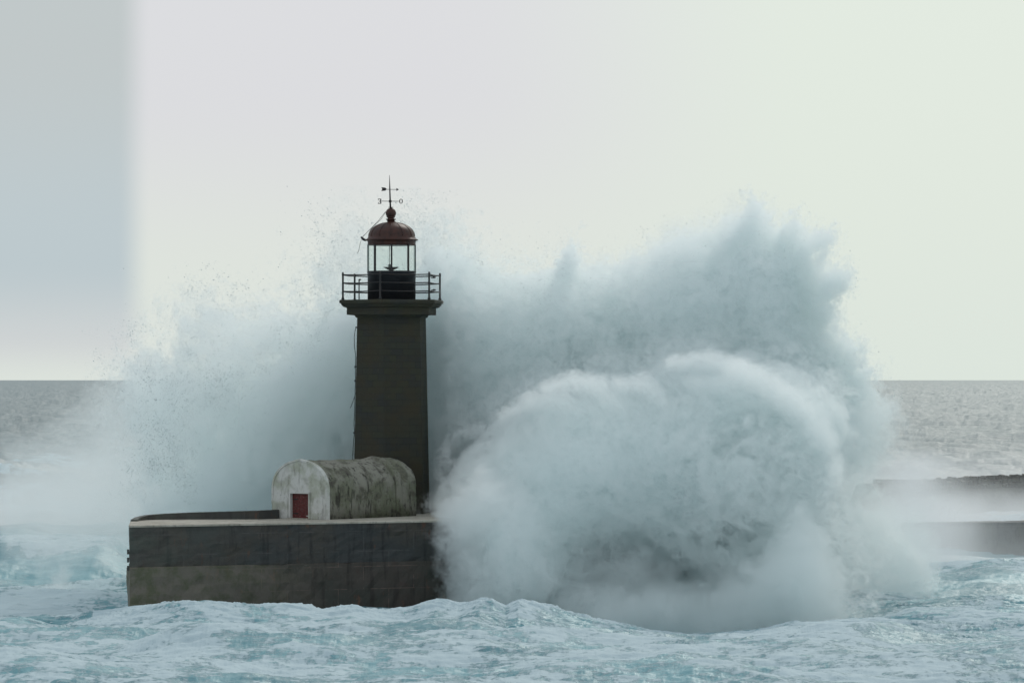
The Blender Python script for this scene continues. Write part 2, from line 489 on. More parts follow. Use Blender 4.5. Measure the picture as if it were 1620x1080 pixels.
# parapet behind the walkway, curved down at its outer end
mb = MB(); path = [(-23.75, 248.2), (-23.65, 249.6), (-23.2, 250.8), (-22.3, 251.5), (-20.5, 251.8), (-18, 251.9), (-16.2, 252.0), (-15.2, 253.0), (-14.6, 256)]
hs = [.10, .2, .30, .36, .44, .50, .55, .57, .57]; rings = []
for i, (p, h) in enumerate(zip(path, hs)):
    a = Vector(path[max(i - 1, 0)]); b = Vector(path[min(i + 1, len(path) - 1)]); d = (b - a).normalized(); nrm = Vector((-d.y, d.x)) * .22
    p = Vector(p); rings.append([(p.x - nrm.x, p.y - nrm.y, TOP + .002), (p.x + nrm.x, p.y + nrm.y, TOP + .002),
                                 (p.x + nrm.x * .9, p.y + nrm.y * .9, TOP + h), (p.x - nrm.x * .9, p.y - nrm.y * .9, TOP + h)])
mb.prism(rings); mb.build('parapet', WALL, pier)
mb = MB()                                                   # rubbing strip / fender stones at the outer corner
for k in range(3):
    mb = MB(); mb.box((-23.42, 241.1, 4.0 - k * .5), (.06, .08, .15)); mb.build('corner_stone', WALL, pier)

# ------------------------------------------------------------------ breakwaters far right
ROCK = m_concrete('breakwater_concrete', (.13, .13, .115), (.05, .05, .045), (.10, .105, .075), .8)
SEAW = m_concrete('sea_wall_concrete', (.12, .12, .115), (.07, .07, .065), (.10, .105, .09), .6)


def grid_body(name, P0, P1, prof, n, amp, mat, parent, fz=0.5):
    """body of constant section (depth offset, height) run from P0 to P1, surface roughened"""
    P0 = np.array(P0, float); P1 = np.array(P1, float); d = (P1 - P0); L = np.linalg.norm(d[:2]); nx, ny = -d[1] / L, d[0] / L; rings = []
    for k in range(n + 1):
        p = P0 + d * k / n; r = []
        for j, (o, h) in enumerate(prof):
            q = amp * float(samp2(W1, np.float32(k * L / n + 3 * j), np.float32(j * 2.7 + p[1]), 30)) if h > -2 else 0
            r.append((p[0] + nx * (o + q * .6), p[1] + ny * (o + q * .6), p[2] + h + q * .5 * (h > -1)))
        rings.append(r)
    mb = MB(); mb.prism(rings, False); return mb.build(name, mat, parent)


bw = thing('breakwater', (55, 432, 0), 'far breakwater mound of rough concrete blocks with a low kerb at its seaward end', 'breakwater')
bp0 = at(1376, 765, 428); bp1 = at(1950, 737, 446)
grid_body('mound', bp0, bp1, [(-8, -6.5), (-5, -4.0), (-3.4, -2.6), (-1.8, -1.1), (-.7, -.25), (0, 0), (1.5, 0), (3, -.1), (9, -6.5)], 190, .10, ROCK, bw)
for row in range(3):
    for k in range(60):                                     # armour blocks along the crest of the mound
        if row and k < 12: continue
        t = (k + .5 * row + .4 + rng.uniform(-.2, .2)) / 60 * .52 + .02; P = np.array(bp0) * (1 - t) + np.array(bp1) * t
        mb = MB(); a_ = rng.uniform(0, 3); b_ = rng.uniform(-.5, .5)
        s_ = rng.uniform(.16, .30)
        if k < 14: s_ *= .6
        mb.box((P[0], P[1] - .3 - row * .75, P[2] - .04 - row * .42 + s_ * .35), (s_, s_ * .9, s_ * .8), (math.cos(a_), math.sin(a_), b_)); mb.build('armour_block', ROCK, bw)
kb0 = at(1384, 757.5, 431); kb1 = at(1470, 758.5, 432)
grid_body('kerb', kb0, kb1, [(-.5, -.75), (-.5, -.03), (0, 0), (.8, 0), (.8, -.75)], 20, .01, SEAW, bw)
sw = thing('sea_wall', (48, 330, 0), 'smooth grey sea wall standing low in the surf nearer than the block breakwater', 'sea wall')
w0 = at(1440, 827.5, 328); w1 = at(1950, 821, 334)
grid_body('wall', w0, w1, [(-.25, -5), (-.12, -.35), (-.10, -.3), (-.10, 0), (2.4, .02), (2.6, -5)], 90, .02, SEAW, sw)
mb = MB()
for k in range(1, 12):
    P = np.array(w0) * (1 - k / 12) + np.array(w1) * k / 12; mb.box((P[0], P[1] - .13, P[2] - 1.6), (.035, .03, 1.2))
mb.build('joint', ROCK, sw)

# ------------------------------------------------------------------ vaulted hut
AL = R(38); tv = Vector((math.cos(AL), -math.sin(AL), 0)); av = Vector((math.sin(AL), math.cos(AL), 0))
F0 = Vector(at(473.5, 600, 252.3)); F0.z = TOP; HL = 9.04
hut = thing('vaulted_hut', tuple(F0), 'small barrel-vaulted concrete hut with stained walls and red door beside the tower', 'hut')


def arch(hw, zs_, rise, n=28, point=.06):
    P = [(-hw, 0), (-hw, zs_ * .5)]
    for i in range(n + 1):
        t = math.pi * (1 - i / n); x = math.cos(t); z = math.sin(t)
        P.append((hw * x, zs_ + rise * (z ** .92) + point * max(0, 1 - abs(x) * 5)))
    P += [(hw, zs_ * .5), (hw, 0)]
    return P


def hp(u, d, z): v = F0 + tv * u + av * d; return (v.x, v.y, TOP + z)


def extr(mb, prof, d0, d1, n=1, z0=.002, smooth=True, caps=True):
    mb.prism([[hp(u, d0 + (d1 - d0) * k / n, max(z, z0)) for u, z in prof] for k in range(n + 1)], smooth, caps)


DW0, DW1, DH = -.72, .80, 1.62
mb = MB(); prof = arch(2.32, 1.85, 1.92)                     # facade slab with the door opening cut in
# split the slab in columns so that the doorway stays open


def facade(mb, prof, d0, d1):
    us = [p[0] for p in prof]; top = lambda u: np.interp(u, [p[0] for p in prof[1:-1]], [p[1] for p in prof[1:-1]])
    cols = sorted(set([-2.318, 2.318, DW0, DW1] + [round(x, 3) for x in np.linspace(-2.3, 2.3, 37)]))
    for a, b in zip(cols, cols[1:]):
        m_ = (a + b) / 2; zb = DH if DW0 < m_ < DW1 else .002
        vs = [hp(a, d0, zb), hp(b, d0, zb), hp(b, d0, top(b)), hp(a, d0, top(a)), hp(a, d1, zb), hp(b, d1, zb), hp(b, d1, top(b)), hp(a, d1, top(a))]
        fs = [(0, 1, 2, 3), (5, 4, 7, 6), (3, 2, 6, 7)]
        if a == cols[0]: fs.append((0, 3, 7, 4))
        if b == cols[-1]: fs.append((1, 5, 6, 2))
        if zb > 1: fs.append((0, 4, 5, 1))
        if abs(b - DW0) < 1e-6: fs.append((1, 5, 6, 2))
        if abs(a - DW1) < 1e-6: fs.append((0, 3, 7, 4))
        mb.add(vs, fs)


facade(mb, prof, 0, .30); mb.build('front_wall', FACADE, hut)
mb = MB()                                                   # thin arch moulding, string course and corner piers, proud of the wall
pin = arch(2.32, 1.85, 1.92); inn = arch(2.20, 1.85, 1.80)
for i in range(1, len(pin) - 2):
    a, b, c, d = pin[i], pin[i + 1], inn[i + 1], inn[i]
    vs = [hp(a[0], -.05, a[1]), hp(b[0], -.05, b[1]), hp(c[0], -.05, c[1]), hp(d[0], -.05, d[1]), hp(a[0], -.003, a[1]), hp(b[0], -.003, b[1]), hp(c[0], -.003, c[1]), hp(d[0], -.003, d[1])]
    mb.add(vs, [(0, 1, 2, 3), (0, 4, 5, 1), (3, 2, 6, 7)])
mb.build('arch_moulding', FACADE, hut)
for a, b in ((-2.19, -.95), (1.05, 2.19)):
    mb = MB(); v = F0 + tv * ((a + b) / 2) + av * -.022; mb.box((v.x, v.y, TOP + .68), ((b - a) / 2, .02, .66), tv, av); mb.build('plinth_panel', FACADE, hut)
mb = MB()
for u in (DW0 - .06, DW1 + .06):
    v = F0 + tv * u + av * -.03; mb.box((v.x, v.y, TOP + .81), (.06, .028, .805), tv, av)
v = F0 + tv * ((DW0 + DW1) / 2) + av * -.03; mb.box((v.x, v.y, TOP + DH + .055), ((DW1 - DW0) / 2 + .12, .03, .05), tv, av)
mb.build('door_frame', FACADE, hut)
mb = MB(); v = F0 + tv * ((DW0 + DW1) / 2) + av * .2; mb.box((v.x, v.y, TOP + DH / 2), ((DW1 - DW0) / 2 - .005, .03, DH / 2 - .01), tv, av)
for u in np.linspace(DW0 + .2, DW1 - .2, 4):
    v = F0 + tv * u + av * .168; mb.box((v.x, v.y, TOP + DH / 2), (.012, .006, DH / 2 - .05), tv, av)
dr = mb.build('door', DOOR, hut)
mb = MB(); v = F0 + tv * (DW1 - .14) + av * .15; mb.box((v.x, v.y, TOP + .2), (.18, .012, .025), tv, av)
mb.build('bolt', m_plain('white_metal_bar', (.6, .6, .58), (.4, .4, .38)), dr)


def vault(name, hw, zs_, rise, d0, d1, nl, amp, mat, point=0.06):
    P = arch(hw, zs_, rise, 44, point); rings = []
    for k in range(nl + 1):
        d = d0 + (d1 - d0) * k / nl; r = []
        for u, z in P:
            x, y, zz = hp(u, d, max(z, .002)); q = amp * float(samp2(W2, np.float32(d * 1.3 + u * .3), np.float32(u * 1.7 + z), 14))
            if z < .05: q = 0
            x += tv.x * q * u / hw; y += tv.y * q * u / hw; r.append((x, y, zz + q * (z > zs_) * .7))
        rings.append(r)
    mb = MB(); mb.prism(rings, True); return mb.build(name, mat, hut)


for z_ in (.35, 1.25):
    mb = MB(); v = F0 + tv * (DW0 + .26) + av * .158; mb.box((v.x, v.y, TOP + z_), (.22, .008, .035), tv, av); mb.build('hinge_strap', IRON, dr)
mb = MB(); v = F0 + tv * ((DW0 + DW1) / 2) + av * -.12; mb.box((v.x, v.y, TOP + .035), ((DW1 - DW0) / 2 + .15, .11, .03), tv, av); mb.build('threshold', CAPM, hut)
vault('vault', 2.20, 1.80, 1.86, .302, HL - 2.0, 60, .022, VAULT)
vault('vault_rib', 2.30, 1.86, 1.96, HL - 1.998, HL - 1.45, 8, .02, VAULT)
vault('rear_vault', 2.24, 1.82, 1.90, HL - 1.448, HL, 14, .03, VAULT)

# ------------------------------------------------------------------ lighthouse
TD = 263.5; U = TD / FP
TX = (619.5 - 810) * U


def tz(py): return CAMZ + (600 - py) * U


lh = thing('lighthouse', (TX, TD, TOP), 'dark hexagonal granite lighthouse with glazed lantern and red dome on the pier', 'lighthouse')


def hexr(r, z, d=22):
    o = []
    for k in range(6):
        a = R(-90 + d + 60 * k); b = R(-90 + d + 60 * (k + 1))
        A = (TX + r * math.sin(a), TD - r * math.cos(a)); B = (TX + r * math.sin(b), TD - r * math.cos(b))
        c = .015
        o += [(A[0] + (B[0] - A[0]) * c, A[1] + (B[1] - A[1]) * c, z), (A[0] + (B[0] - A[0]) * (1 - c), A[1] + (B[1] - A[1]) * (1 - c), z)]
    return o


rs = lambda w_: w_ / 2 * U / math.cos(R(22))
mb = MB(); z0, z1 = TOP + .002, tz(503); n = 24
mb.prism([hexr(rs(120) + (rs(107.5) - rs(120)) * k / n, z0 + (z1 - z0) * k / n) for k in range(n + 1)]); mb.build('tower', GRAN, lh)
mb = MB()
mb.prism([hexr(rs(w_), tz(y)) for w_, y in ((108, 503 - .02), (112, 502.4), (115, 500), (116, 498.5), (140, 498.2), (140, 487.6), (141, 487.2), (150, 486), (157, 482.5), (158, 480.6), (163, 480.2),
                                      (163.5, 476), (161, 474.8))], False); mb.build('gallery', GRAN, lh)
GZ = tz(474.8)
mb = MB(); rr = 38 * U
mb.lathe([(rr, GZ - .02), (rr, tz(432.5)), (rr * 1.02, tz(432.2)), (rr * 1.02, tz(430.5)), (rr * .95, tz(430.3))], 40, (TX, TD, 0)); mb.build('lantern_drum', DRUM, lh)
# railing: one part with its posts as sub-parts
PR = 80.3 * U; d = 18.9
PP = [(TX + PR * math.sin(R(-90 + d + 60 * k)), TD - PR * math.cos(R(-90 + d + 60 * k))) for k in range(6)]
mb = MB()
for z in (tz(435.3), tz(448.2), tz(461.4)):
    for k in range(6):
        a, b = PP[k], PP[(k + 1) % 6]
        mb.tube([(a[0] + (b[0] - a[0]) * t, a[1] + (b[1] - a[1]) * t, z - .03 * math.sin(math.pi * t)) for t in (0, .25, .5, .75, 1)], .045, 6)
rail = mb.build('railing', IRON, lh)
for p in PP:
    mb = MB(); mb.lathe([(.11, GZ), (.11, GZ + .08), (.07, GZ + .16), (.065, tz(437)), (.075, tz(436)), (.085, tz(434.6)), (.06, tz(433.6)), (.075, tz(432.6)), (.05, tz(431.6)), (.01, tz(431))], 10, (p[0], p[1], 0))
    mb.build('post', IRON, rail)
a = PP[0]; b = PP[5]; x, y = (at(568, 600, 1)[0] * (TD - .6)), TD - .6
mb = MB(); mb.tube([(x, y, GZ), (x, y, tz(443))], .04, 8); mb.tube([(x - .03, y, tz(443.2)), (x + .12, y, tz(442.4))], .055, 8); mb.build('broken_post', IRON, rail)
for yy in (440, 460):
    x = at(684, 600, 1)[0] * (TD - 1.5); mb = MB()
    mb.tube([(x - .1, TD - 1.5, tz(yy)), (x + .12, TD - 1.5, tz(yy)), (x + .22, TD - 1.5, tz(yy - .8))], [.03, .045, .05], 8); mb.lathe([(.02, -.07), (.07, -.03), (.07, .03), (.02, .07)], 8, (x + .1, TD - 1.5, tz(yy - .6)))
    mb.build('floodlight', IRON, lh)
# lantern glazing
gr = 36.8 * U
mb = MB(); mb.prism([[(TX + gr * math.sin(R(22.5 * 2 * k + 2)), TD - gr * math.cos(R(45 * k + 2)), z) for k in range(8)] for z in (tz(430.2), tz(387.2))], False, False); mb.build('lantern_glass', GLASS, lh)
for k in range(8):
    a = R(45 * k + 1.5); x, y = TX + (gr + .02) * math.sin(a), TD - (gr + .02) * math.cos(a)
    mb = MB(); mb.box((x, y, (tz(430.2) + tz(387)) / 2), (.05, .05, (tz(387) - tz(430.2)) / 2), (math.cos(a), math.sin(a), 0)); mb.build('mullion', IRON if k not in (2, 6) else FRAME, lh)
mb = MB(); mb.lathe([(gr * 1.02, tz(430.3)), (gr * 1.06, tz(430)), (gr * 1.06, tz(429)), (gr * .97, tz(428.8))], 40, (TX, TD, 0)); mb.build('sill_ring', IRON, lh)
# lamp
mb = MB(); lx = at(620, 600, 1)[0] * TD
mb.lathe([(.16, tz(430.2)), (.16, tz(427)), (.22, tz(426.5)), (.50, tz(423.2)), (.52, tz(422.4)), (.3, tz(423.2)), (.1, tz(424))], 24, (lx - .05, TD, 0)); lp = mb.build('lamp', BRASS, lh)
mb = MB(); mb.lathe([(.05, tz(423.5)), (.1, tz(421)), (.1, tz(418.5)), (.03, tz(417.5))], 12, (lx - .15, TD, 0)); mb.build('bulb', BRASS, lp)
mb = MB(); mb.tube([(lx - .17, TD, tz(418)), (lx - .16, TD, tz(387.3))], .022, 6); mb.build('lamp_conduit', BRASS, lh)
# dome
e = 41.5
prof = [(36, 388.2), (37.5, 388), (38, 386), (38, 381.5), (39.5, 381), (41.8, 380.2), (41.8, 378.6), (39.5, 378), (38, 376.8), (36.6, 374)]
for k in range(1, 13):
    t = k / 12 * 1.32; prof.append((36.6 * math.cos(t) ** .93, 374 - 22.5 * math.sin(t)))
prof += [(8.5, 351.6), (6.6, 350.8), (6.2, 350)]
mb = MB(); mb.lathe([(r * U, tz(y)) for r, y in prof], 48, (TX, TD, 0)); dm = mb.build('dome', ROOF, lh)
mb = MB()
for k in range(12):
    a = 2 * math.pi * k / 12
    mb.tube([(TX + (r + .2) * U * math.sin(a), TD - (r + .2) * U * math.cos(a), tz(y)) for r, y in prof[9:-3]], .022, 5)
mb.build('seam', ROOF, dm)
fx = TX - .05
prof = [(6.0, 350.3), (6.2, 348), (8, 347.4), (8, 346.2), (5, 345.8), (5, 344.4), (7, 344), (7, 342.8), (4.8, 342.4), (4.6, 341.4), (6, 340.8), (5, 340)]
for k in range(13):
    t = -1.0 + k / 12 * 2.4; prof.append((8.3 * math.cos(t), 337.2 - 8.3 * math.sin(t)))
prof += [(1.4, 328.8), (4, 328.6), (4, 327.6), (1, 327.3)]
mb = MB(); mb.lathe([(max(r, .2) * U, tz(y)) for r, y in prof], 24, (fx, TD, 0)); mb.build('ball_finial', ROOF, lh)
# weather vane
vx = lambda px: (px - 810) * U
mb = MB(); mb.tube([(vx(617.6), TD, tz(328)), (vx(617.2), TD, tz(318)), (vx(616.6), TD, tz(299)), (vx(616.1), TD, tz(277))], [.06, .055, .045, .012], 8); vane = mb.build('weather_vane', IRON, lh)
mb = MB(); mb.tube([(vx(604), TD, tz(318.2)), (vx(631), TD, tz(318.4))], .022, 6); mb.tube([(vx(617.3), TD - .6, tz(318.3)), (vx(617.3), TD + .6, tz(318.3))], .022, 6)
mb.lathe([(.03, -.12), (.1, -.05), (.1, .05), (.03, .12)], 10, (vx(617.2), TD, tz(318.3))); mb.build('direction_arm', IRON, vane)
mb = MB(); q = U                                             # the letter E seen from behind
ex = vx(600.6); mb.box((ex + 1.7 * q, TD, tz(318.4)), (.9 * q, .02, 3.9 * q))
for yy, l in ((314.9, 2.3), (318.4, 1.6), (321.9, 2.3)): mb.box((ex + (2.0 - l) * q - .3 * q, TD - .001, tz(yy)), (l * q, .018, .55 * q))
for yy in (315.6, 321.2): mb.box((ex - 2.2 * q, TD, tz(yy)), (.35 * q, .017, 1.2 * q))
mb.build('compass_letter', IRON, vane)
mb = MB(); ox = vx(634.3); ro = []                            # the letter O
vs = []; fs = []; n = 24
for i in range(n):
    t = 2 * math.pi * i / n
    for yy in (-.02, .02):
        for s_ in (1, 0):
            wx = 2.9 if s_ else 1.35; hz = 3.9 if s_ else 3.1
            vs.append((ox + wx * q * math.cos(t), TD + yy, tz(318.4) + hz * q * math.sin(t)))
for i in range(n):
    j = (i + 1) % n; a = 4 * i; b = 4 * j
    fs += [(a, b, b + 1, a + 1), (a + 2, a + 3, b + 3, b + 2), (a, a + 2, b + 2, b), (a + 1, b + 1, b + 3, a + 3)]
mb.add(vs, fs); mb.build('compass_letter', IRON, vane)
mb = MB(); mb.tube([(vx(611), TD, tz(299.6)), (vx(628), TD, tz(299.8))], .02, 6)
az_ = tz(299.2)
mb.add([(vx(603), TD - .02, az_ + 3 * q), (vx(609.5), TD - .02, az_ + 2.4 * q), (vx(612), TD - .02, az_), (vx(609.5), TD - .02, az_ - 2.4 * q), (vx(603), TD - .02, az_ - 3 * q), (vx(604.6), TD - .02, az_),
        (vx(603), TD + .02, az_ + 3 * q), (vx(609.5), TD + .02, az_ + 2.4 * q), (vx(612), TD + .02, az_), (vx(609.5), TD + .02, az_ - 2.4 * q), (vx(603), TD + .02, az_ - 3 * q), (vx(604.6), TD + .02, az_)],
       [(0, 1, 2, 5), (5, 2, 3, 4), (11, 8, 7, 6), (10, 9, 8, 11)] + [(i, (i + 1) % 6, (i + 1) % 6 + 6, i + 6) for i in range(6)])
mb.add([(vx(627), TD - .02, tz(302.2)), (vx(627), TD - .02, tz(297.4)), (vx(631), TD - .02, tz(299.8)), (vx(627), TD + .02, tz(302.2)), (vx(627), TD + .02, tz(297.4)), (vx(631), TD + .02, tz(299.8))],
       [(0, 1, 2), (5, 4, 3), (0, 3, 4, 1), (1, 4, 5, 2), (2, 5, 3, 0)])
mb.build('arrow', IRON, vane)
# stay wire and bracket on the left of the dome
mb = MB(); mb.tube([(vx(579), TD, tz(380.5)), (vx(575), TD, tz(378.5)), (vx(571), TD, tz(374.6))], [.07, .09, .06], 8); br_ = mb.build('bracket', IRON, lh)
mb = MB(); mb.tube([(vx(610), TD, tz(334.5)), (vx(598), TD, tz(350)), (vx(585), TD, tz(363)), (vx(573.5), TD, tz(375)), (vx(570), TD, tz(384)), (vx(567.5), TD, tz(396)), (vx(565.4), TD, tz(401))], .016, 5)
mb.tube([(vx(610), TD - .1, tz(336)), (vx(603), TD - .1, tz(347)), (vx(592), TD - .1, tz(357)), (vx(574), TD - .1, tz(374))], .012, 5); mb.build('stay_wire', IRON, lh)
# conductor cable down the left edge
mb = MB(); cp = [(564.5, 517), (562.5, 521), (561, 532), (561, 545), (562.3, 556), (563.2, 566), (562.6, 580), (562.8, 600), (562.0, 625), (561.6, 650), (560.6, 668), (561.4, 683), (560, 695), (559, 710), (558.6, 725), (559, 760), (559.5, 800), (559.5, 810)]
mb.tube([(vx(a_), TD - .5, tz(b_)) for a_, b_ in cp], .026, 6)
mb.tube([(vx(563), TD - .5, tz(622)), (vx(559.5), TD - .52, tz(633)), (vx(555), TD - .55, tz(645))], .018, 5); cb_ = mb.build('conductor_cable', IRON, lh)
for yy, xx in ((518, 565), (580, 563.5), (602, 563.2), (684, 561.6)):
    mb = MB(); mb.box((vx(xx), TD - .5, tz(yy)), (.10, .04, .05)); mb.build('clip', IRON, cb_)

print('built', round(time.time() - T0, 1))
# ------------------------------------------------------------------ spray volume
TB = spectral(128, 3, 1.75, 2.0, 21); TF = spectral(128, 3, 1.45, 3.0, 22); TS = spectral(128, 3, 1.9, 2.0, 23)
lo = np.array([-36., 243.5, -2.6]); hi = np.array([29.5, 283., 28.0])
nn = np.ceil((hi - lo) / VOX).astype(int) + 1; hi = lo + (nn - 1) * VOX
gx = np.linspace(lo[0], hi[0], nn[0], dtype=np.float32); gy = np.linspace(lo[1], hi[1], nn[1], dtype=np.float32); gz = np.linspace(lo[2], hi[2], nn[2], dtype=np.float32)
print('grid', nn, nn.prod() / 1e6)


def poly_sdf(P, D, X, Z):
    """distance inside (+) / outside (-) of an outline given in photo pixels, set at distance D"""
    P = [(at(a, b, D)[0], at(a, b, D)[2]) for a, b in P]; d2 = np.full(X.shape, 1e9, np.float32); ins = np.zeros(X.shape, bool)
    for (ax, az1), (bx, bz) in zip(P, P[1:] + P[:1]):
        ex, ez = bx - ax, bz - az1; t = np.clip(((X - ax) * ex + (Z - az1) * ez) / (ex * ex + ez * ez + 1e-9), 0, 1)
        d2 = np.minimum(d2, (X - ax - t * ex) ** 2 + (Z - az1 - t * ez) ** 2)
        c = ((az1 > Z) != (bz > Z)) & (X < (bx - ax) * (Z - az1) / (bz - az1 + 1e-12) + ax); ins ^= c
    return np.where(ins, 1, -1) * np.sqrt(d2)


X2, Z2 = np.meshgrid(gx, gz, indexing='ij')                 # arrays run x, z ; full field runs z, y, x
dens = np.zeros((nn[2], nn[1], nn[0]), np.float32)
fringe = np.full(dens.shape, -9, np.float32)


def layer(P, D, yc, T, Rin, amp, soft, strength, L=26., kind='billow', zoff=None, fr=False, fine=.35, warp=1.2, shear=0., pol=None, tilt=0.):
    sd2 = poly_sdf(P, D, X2, Z2)
    xi = np.where((sd2 > -2.2 * amp - 1).any(1))[0]; zi = np.where((sd2 > -2.2 * amp - 1).any(0))[0]
    x0, x1, zz0, zz1 = xi[0], xi[-1] + 1, zi[0], zi[-1] + 1
    yi = np.where(np.abs(gy - yc) < T + 2.2 * amp + 1 + abs(tilt) * 14)[0]; y0, y1 = yi[0], yi[-1] + 1
    s2 = sd2[x0:x1, zz0:zz1]; p = np.clip((s2 + .5) / Rin, 0, 1); half = T * np.sqrt(p * (2 - p))
    for c0 in range(zz0, zz1, 24):
        c1 = min(zz1, c0 + 24)
        Zc = gz[c0:c1][:, None, None]; Yc = gy[y0:y1][None, :, None]; Xc = gx[x0:x1][None, None, :]
        s = s2[:, c0 - zz0:c1 - zz0].T[:, None, :]; h = half[:, c0 - zz0:c1 - zz0].T[:, None, :]
        yy = yc + tilt * (Zc - 10)
        f = np.minimum(s, h - np.abs(Yc - yy))
        Xb, Yb, Zb = np.broadcast_arrays(Xc, Yc, Zc)
        wx = samp3(TS, Xb, Yb, Zb, 40.) * warp; wz = samp3(TS, Xb + 17, Yb + 5, Zb + 3, 40.) * warp
        if pol is not None:                                 # crests wrapped round the curl of the breaking sea
            cx, cz = pol[0], pol[1]; r = np.sqrt((Xb - cx) ** 2 + (Zb - cz) ** 2) + wx; th = np.arctan2(Zb - cz, Xb - cx)
            n1 = samp3(TB, r * pol[2], th * pol[3] + .25 * wz, Yb * .6, L)
            q = sstep(3.5, 8.5, r) * sstep(-.6, .5, Xb - cx + (Zb - cz)); n1 = n1 * q + (1 - q) * samp3(TB, Xb * .8 + wx, Yb + 9, Zb + wz, L * 1.3)
        else:
            n1 = samp3(TB, Xb + wx + shear * Zb, Yb + 9, Zb + wz, L)
        n2 = samp3(TF, Xb + wz * .5, Yb + 31, Zb - wx * .5, L * .42)
        if pol is not None: n2 = q * samp3(TF, r * 1.25, th * 5.5 + .3 * wz, Yb * .8, L * .42) + (1 - q) * n2
        if kind == 'billow': nz = 1.0 - 1.35 * np.abs(n1) ** .9 + fine * (.6 - np.abs(n2)) * 1.2
        else: nz = .8 * n1 + fine * n2
        f = f + amp * nz + (.48 if fr else .34) * (.75 - np.abs(samp3(TF, Xb + .3 * wx, Yb + 3, Zb + 11, 5.))) * min(1, amp)
        d = strength * sstep(0, soft, f)
        if kind in ('wisp', 'grain'):
            n4 = samp3(TF, Xb + 5, Yb * 1.3, Zb + 2, 6.5)
            d = d * (sstep(-.5, 1.2, n1 * .5 + n2 * .5 + n4 * .6 + .2) if kind == 'wisp' else sstep(-1.3, 1.0, n2 * .5 + n4 * .6 + .3))
        v = dens[c0:c1, y0:y1, x0:x1]; np.maximum(v, d, out=v)
        if fr: v = fringe[c0:c1, y0:y1, x0:x1]; np.maximum(v, f, out=v)


# high sheet of spray thrown up behind, ragged on the right
layer([(600, 830), (640, 560), (660, 450), (690, 400), (730, 415), (775, 440), (830, 445), (900, 428), (960, 432), (1030, 408), (1080, 385), (1140, 375), (1190, 352),
       (1240, 392), (1275, 408), (1262, 440), (1292, 460), (1275, 500), (1300, 535), (1330, 570), (1350, 600), (1375, 625), (1340, 680), (1290, 760), (1250, 850), (1000, 950), (700, 900)],
      272, 271.5, 7, 5, 1.4, 1.1, 1.3, L=24, fine=1.1, fr=True, shear=-.35, warp=1.8)
layer([(1225, 395), (1262, 365), (1308, 377), (1262, 404), (1285, 424), (1334, 440), (1290, 462), (1285, 490), (1318, 505), (1270, 520), (1240, 480)], 271, 271, 2.5, .8, .8, .5, 1.3, L=14, kind='billow', fine=1.1, fr=True, warp=1.4)
layer([(1020, 425), (1070, 362), (1120, 340), (1190, 334), (1215, 352), (1120, 380), (1060, 420)], 274, 275, 2.5, 1.5, .9, 2.0, .28, L=24, kind='soft', fr=True, fine=.8)
layer([(1020, 470), (1110, 400), (1150, 350), (1215, 345), (1225, 420), (1150, 460)], 271, 270, 3, 1.5, 1.0, .8, .8, L=18, kind='billow', fr=True, fine=.8, shear=-.6)
layer([(640, 560), (660, 470), (690, 415), (730, 412), (790, 452), (880, 430), (960, 440), (1040, 420), (1020, 480), (800, 490)], 275, 276, 4, 2, 1.0, 1.8, .25, L=22, kind='soft', fr=True, fine=.9)
# the curling front roll
layer([(715, 1010), (695, 940), (692, 880), (690, 820), (705, 775), (740, 720), (790, 677), (830, 640), (880, 612), (950, 602), (1010, 604), (1060, 580), (1120, 562), (1190, 566), (1250, 585), (1300, 615),
       (1335, 655), (1325, 710), (1318, 765), (1275, 800), (1262, 850), (1240, 900), (1100, 905), (1000, 880), (930, 890), (880, 960), (850, 1040)],
      257, 259, 8.5, 9, 1.7, .6, 1.6, L=20, fine=.8, pol=(at(1050, 850, 257)[0], at(1050, 850, 257)[2], 1.1, 5.), fr=True, tilt=.42, warp=2.0)
layer([(760, 760), (800, 700), (880, 660), (960, 640), (1050, 660), (1080, 740), (1060, 830), (960, 860), (920, 930), (800, 960), (720, 940), (700, 860)],
      252, 254, 4, 6, 1.2, 1.1, .9, L=22, fine=.8, tilt=.3, kind='billow', warp=1.5)
# crests folded over the face of the roll
for F, w_ in (([(1060, 574), (1120, 570), (1180, 590), (1240, 625), (1285, 670), (1315, 730)], .42),
              ([(1090, 604), (1150, 616), (1200, 652), (1225, 700)], .3), ([(860, 618), (905, 604), (950, 612), (985, 648)], .42), ([(975, 608), (1020, 608), (1050, 634), (1065, 672)], .36),
              ([(795, 658), (845, 632), (890, 636), (925, 658)], .36), ([(1000, 690), (1030, 720), (1050, 770)], .3), ([(930, 660), (965, 690), (985, 730)], .3), ([(1150, 640), (1200, 668), (1240, 720)], .3), ([(1090, 760), (1130, 770), (1160, 810)], .3), ([(720, 770), (760, 735), (800, 730)], .3)):
    w_ *= 25; q_ = [(a, b - w_ * math.sin(math.pi * (i + .5) / len(F))) for i, (a, b) in enumerate(F)]; p_ = [(a, b + w_ * math.sin(math.pi * (i + .5) / len(F))) for i, (a, b) in enumerate(F)]
    layer(q_ + p_[::-1], 254, 255.2, 2.2, .5, .6, .6, 1.2, L=9, fine=1.1, warp=1.2)
